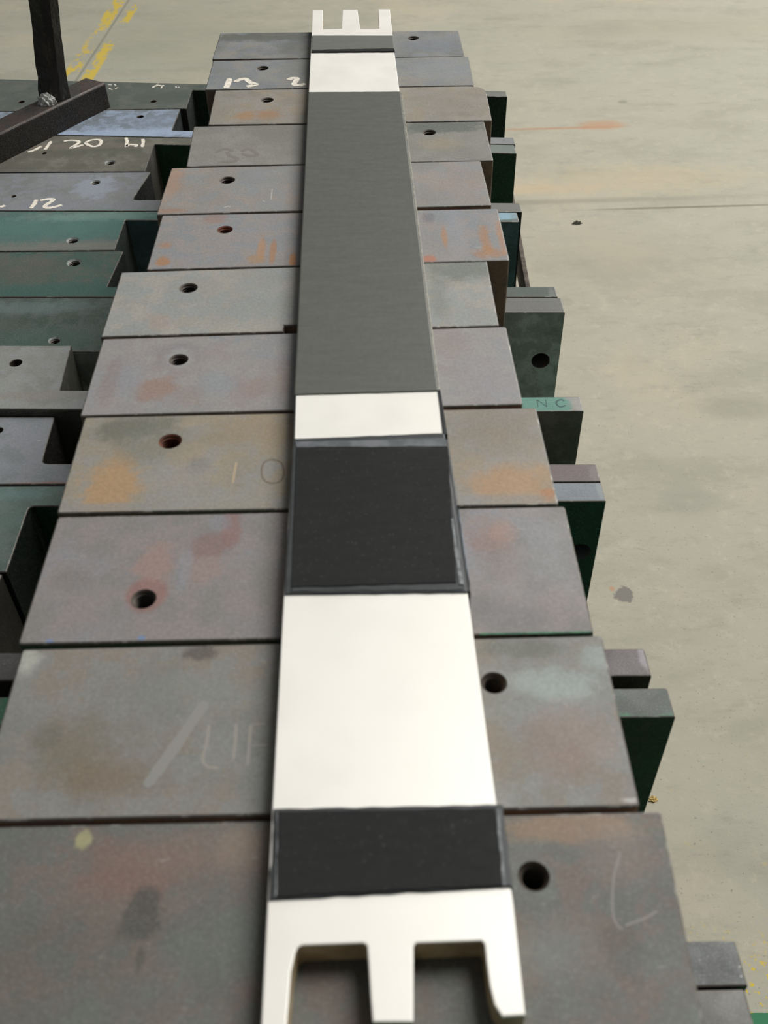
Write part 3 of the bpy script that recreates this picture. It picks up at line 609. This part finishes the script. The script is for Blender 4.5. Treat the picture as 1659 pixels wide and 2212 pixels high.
# green paint line along the near edge of the pinkish block, right of the bar
b10 = blocks[9]
write(b10['root'], b10['loc'], 0, 'paint_line', [[(1035, 1369.5), (1120, 1368), (1200, 1366.5), (1278, 1365)]], .0012, plain('green_paint', (74, 124, 92), .7, var=(60, 96, 76), vscale=200), 'thin green paint line on the near edge')

# ------------------------------------------------------------------ busbar
BT = .0175
bus = empty('busbar', (0, .76, 0), 'flat silver-plated bar with black sleeves and forked ends, lying across the steel blocks', 'busbar')
def Lb(x, y, z=BT): p = P(x, y, z); return (p[0], p[1] - .76)
ks = NT('silver_plating')
cs = ks.mix(ks.ramp(ks.noise(9, 3), .35, .65), lin((243, 240, 231)), lin((239, 235, 225)))
ks.put(ks.b.inputs['Base Color'], cs); ks.b.inputs['Metallic'].default_value = .2
ks.put(ks.b.inputs['Roughness'], ks.ramp(ks.noise(30, 3), .3, .7, .42, .5)); ks.b.inputs['Specular IOR Level'].default_value = .5
ks.bump(ks.noise(700, 3, .6), .12, .0002); M_silver = ks.m
Q = 2.676
def prong_near():
    # outline of the near fork, from left outside to right outside (photo positions)
    return [(563, 2235), (617, 2235), (623, 2165), (628, 2100), (637, 2060), (642, 2048), (652, 2042), (785, 2037), (793, 2043), (796, 2080), (801, 2160), (805, 2208), (893, 2208), (893, 2045), (899, 2037),
            (1040, 2032), (1047, 2040), (1051, 2080), (1058, 2130), (1068, 2170), (1085, 2196), (1135, 2193)]
def prong_far():
    return [(842, 20), (817, 20), (819, 62), (778, 62), (772, 21), (740, 21), (738, 62), (698, 63), (697, 22), (675, 22)]
outline = [Lb(*q) for q in prong_near()] + [Lb(1108, 1945), Lb(1072, 1735), Lb(1010, 1282), Lb(958, 935), Lb(863, 197), Lb(852, 112)] + [Lb(*q) for q in prong_far()] + [Lb(673, 75), Lb(667, 197), Lb(634, 945), Lb(613, 1285), Lb(588, 1745), Lb(578, 1945)]
bm = bmesh.new(); prism(bm, outline, 0.0008, BT, .0006)
bb_ = link('bar_body', bm, M_silver, bus)
bb_.data.materials.append(plain('cut_face_copper', (214, 196, 160), .45, .35, var=(190, 168, 130), vscale=120))
for p in bb_.data.polygons:
    if abs(p.normal.z) < .3: p.material_index = 1

def rubber(name, c, rough, c2, bmp=.3, scale=350, sheen=0.0, spec=.5):
    k = NT(name); col = k.mix(k.ramp(k.noise(60, 5, .7, stretch=(.5, 2.5, 1)), .3, .7), lin(c), lin(c2))
    col = k.mix(k.ramp(k.noise(600, 2, .6), .62, .8, 0, .3), col, lin((120, 120, 112)))
    k.put(k.b.inputs['Base Color'], col); k.put(k.b.inputs['Roughness'], k.ramp(k.noise(200, 3), .3, .7, rough - .03, rough + .04))
    k.b.inputs['Specular IOR Level'].default_value = spec
    k.bump(k.noise(scale, 4, .7), bmp, .0004); return k.m
M_sleeve = rubber('insulation_sleeve', (90, 92, 84), .48, (84, 86, 78))
M_tip = rubber('insulation_tip', (104, 106, 98), .5, (98, 100, 92))
M_black = rubber('insulation_black', (40, 40, 39), .62, (36, 36, 36), .15, spec=.12)
M_lip = rubber('insulation_lip', (66, 68, 68), .42, (56, 59, 60), .25, 120, spec=.35)
def slab(name, quad, z0, z1, bev, mat, wob=0.0, nseg=14, label=None, rad=.002):
    """quad: photo positions near-left, near-right, far-right, far-left; edges get a slight hand-cut waviness"""
    q = [Lb(x, y, z1) for x, y in quad]; pts = []
    for i in range(4):
        a, b_ = Vector(q[i]), Vector(q[(i + 1) % 4]); n_ = nseg if i % 2 == 0 else 10
        d = (b_ - a).normalized(); nn = Vector((-d.y, d.x))
        for k in range(n_):
            t = k / n_; p = a.lerp(b_, t)
            if k and wob: p += nn * random.uniform(-wob, wob)
            pts.append((p.x, p.y))
    bm = bmesh.new(); prism(bm, pts, z0, z1, bev)
    o = link(name, bm, mat, bus, smooth=False)
    if label: o['label'] = label
    return o
ST = BT + .0012
slab('insulation_sleeve', [(635, 852), (947, 843), (865, 197), (666, 198)], .0006, ST, .0011, M_sleeve, .0002, label='long dull grey-black insulating sleeve')
slab('insulation_sleeve', [(672, 112), (853, 110), (849, 76), (674, 76)], .0006, ST, .0011, M_tip, .0002, label='short grey sleeve at the far end')
slab('insulation_sleeve', [(614, 1284), (1010, 1279), (961, 934), (633, 946)], .0006, ST, .0012, M_lip, .0003)
slab('black_patch', [(628, 1268), (986, 1258), (968, 966), (640, 966)], ST - .0004, ST + .0006, .0004, M_black, .0003, label='matt black square on the middle sleeve')
slab('insulation_sleeve', [(580, 1945), (1107, 1916), (1087, 1736), (590, 1745)], .0006, ST, .0013, M_lip, .0004)
slab('black_patch', [(598, 1938), (1086, 1912), (1072, 1745), (600, 1752)], ST - .0004, ST + .0006, .0005, M_black, .0004, label='black square on the near sleeve')
# side walls of the sleeve beside the small white window, the seam lips, and a painted edge highlight
slab('sleeve_edge', [(634, 948), (637, 948), (640, 848), (637, 848)], .0006, ST, .0008, M_lip, 0, 6)
slab('sleeve_edge', [(957, 938), (967, 938), (952, 842), (945, 842)], .0006, ST, .0009, M_lip, 0, 6)
M_edge_hi = plain('sleeve_highlight', (150, 146, 134), .45, 0, .5, var=(120, 118, 108), vscale=120)  # light caught by the rounded sleeve edge, painted as a pale strip
M_film = plain('seam_film_blue', (112, 122, 136), .35, 0, .5, var=(84, 92, 100), vscale=90)
slab('sleeve_edge', [(943, 842), (951, 842), (869, 200), (863, 200)], .0006, BT + .0002, .0006, M_edge_hi, .0002, 6, label='pale painted highlight along the right edge of the sleeve')
slab('sleeve_edge', [(1002, 1278), (1017, 1278), (968, 944), (957, 944)], .0006, BT - .003, .0009, M_lip, .0001, 6)
slab('sleeve_edge', [(1011, 1264), (1015.5, 1264), (991, 1090), (988, 1090)], .0006, BT - .0025, .0006, M_film, .0002, 6, label='bluish strip of film along the right edge')
M_scuff = plain('scuffed_edge', (140, 144, 145), .5, 0, .4, var=(88, 92, 92), vscale=160)
slab('scuffed_edge', [(992, 1262), (1002, 1262), (979, 1120), (974, 1120)], ST - .0006, ST + .0007, .0003, M_scuff, .0004, 4)
slab('scuffed_edge', [(1086, 1912), (1093, 1912), (1078, 1748), (1071, 1748)], ST - .0006, ST + .0007, .0003, M_scuff, .0003, 4)
slab('scuffed_edge', [(593, 1936), (597, 1936), (600, 1752), (597, 1752)], ST - .0006, ST + .0007, .0003, M_scuff, .0002, 4)
M_band = plain('pale_band', (112, 115, 118), .5, 0, .4, var=(84, 88, 90), vscale=70)
slab('pale_band', [(640, 966), (966, 964), (962, 945), (637, 954)], ST - .0006, ST + .0005, .0003, M_band, .0004, 12, label='paler grey band behind the black square')
slab('scuffed_edge', [(628, 1279), (1000, 1273), (998, 1264), (628, 1270)], ST - .0006, ST + .0005, .0003, M_lip, .0005, 14)
slab('dark_line', [(674, 111.5), (853, 110), (851, 104), (674, 107)], ST - .0003, ST + .0005, .0003, M_black, .0004, 20, label='dark wavy line at the end of the far sleeve')  # dark line across the near edge of the far sleeve

# ------------------------------------------------------------------ post standing on a base bar (upper left)
BZ = -.113
pc = [P(229, 177, BZ), P(0, 288, BZ), P(0, 249, BZ), P(186, 163.5, BZ)]
post = empty('steel_post', (-.42, 1.45, LZ), 'black steel post welded upright on a dark base bar at the upper left', 'post')
Lp = lambda q: (q[0] + .42, q[1] - 1.45)
d = (Vector(pc[1]) - Vector(pc[0])).normalized(); nrm = Vector((-d.y, d.x))
if nrm.x > 0: nrm = -nrm
Wd = .041; Ln = .46
A = Vector(Lp(pc[0])); Bq = A + d * Ln; Cq = Bq + nrm * Wd; D = A + nrm * Wd
M_base = steel('base_bar_steel', (64, 60, 56), [(74, 66, 60), (54, 52, 50), (78, 62, 54)], 77, rough=.5, metal=.3)
bm = bmesh.new(); prism(bm, rounded([tuple(A), tuple(Bq), tuple(Cq), tuple(D)], .005, 4), .0004, BZ - LZ, .004, bseg=4)
bo = link('base_bar', bm, M_base, post)
bo.data.materials.append(steel('base_bar_side_shaded', (38, 34, 30), [(46, 36, 30), (32, 31, 29), (40, 34, 30)], 78, rough=.6, metal=.1, spec=.25))  # sides darkened in the colour in place of shade
for p in bo.data.polygons:
    if abs(p.normal.z) < .5: p.material_index = 1
kp = NT('scorched_steel')
pn = kp.noise(38, 5, .7, stretch=(1, 1, .45)); col = kp.mix(kp.ramp(pn, .5, .7), lin((38, 35, 30)), lin((74, 64, 54)))
col = kp.mix(kp.ramp(kp.noise(17, 4, .6, off=(3, 1, 2), stretch=(1, 1, .4)), .57, .64, 0, .8), col, lin((128, 126, 122)))
kp.put(kp.b.inputs['Base Color'], col); kp.b.inputs['Roughness'].default_value = .42; kp.b.inputs['Metallic'].default_value = .3
kp.bump(kp.noise(60, 5, .7), .7, .004)
bm = bmesh.new()
pr = Vector(Lp(P(152, 213, BZ))); s_ = .0285
rings = []; NZ = 26; HT = .42
lean = Vector((.0022 / .0127, 0.0)) * .95
for k in range(NZ + 1):
    z = BZ - LZ + HT * k / NZ; off = Vector((lean.x, lean.y)) * (z - (BZ - LZ)) * .62
    sz = s_ * (1.06 - .16 * min(1, k / 9)) * (1 + random.uniform(-.03, .03))
    c0 = pr + off + Vector((random.uniform(-.0008, .0008), 0)) + Vector((-.001, .004))
    sq = [c0, c0 + d * sz * .55 + nrm * .0, c0 + d * sz * .95 + nrm * sz * .25, c0 + d * sz + nrm * sz, c0 + nrm * sz]
    rings.append([bm.verts.new((q.x + random.uniform(-.0007, .0007), q.y + random.uniform(-.0007, .0007), z)) for q in sq])
for a_, b_ in zip(rings, rings[1:]):
    for i in range(5):
        bm.faces.new((a_[i], a_[(i + 1) % 5], b_[(i + 1) % 5], b_[i]))
bm.faces.new(rings[0][::-1]); bm.faces.new(rings[-1]); bmesh.ops.recalc_face_normals(bm, faces=bm.faces)
link('upright', bm, kp.m, post)
bm = bmesh.new(); bmesh.ops.create_icosphere(bm, subdivisions=4, radius=1)
for v in bm.verts:
    kk = 1 + .22 * math.sin(v.co.x * 9) * math.cos(v.co.y * 8 + v.co.z * 6) + random.uniform(-.06, .06)
    v.co = Vector((v.co.x * .0125 * kk, v.co.y * .010 * kk, max(-.1, v.co.z) * .014 * kk))
wp = Lp(P(104, 224, BZ)); bmesh.ops.translate(bm, verts=bm.verts, vec=(wp[0], wp[1], BZ - LZ))
o = link('weld_bead', bm, plain('weld', (250, 248, 240), .35, 0, bumps=(220, .8, .002), var=(190, 192, 190), vscale=260), post); o['label'] = 'bright silvery weld blob at the foot of the post'
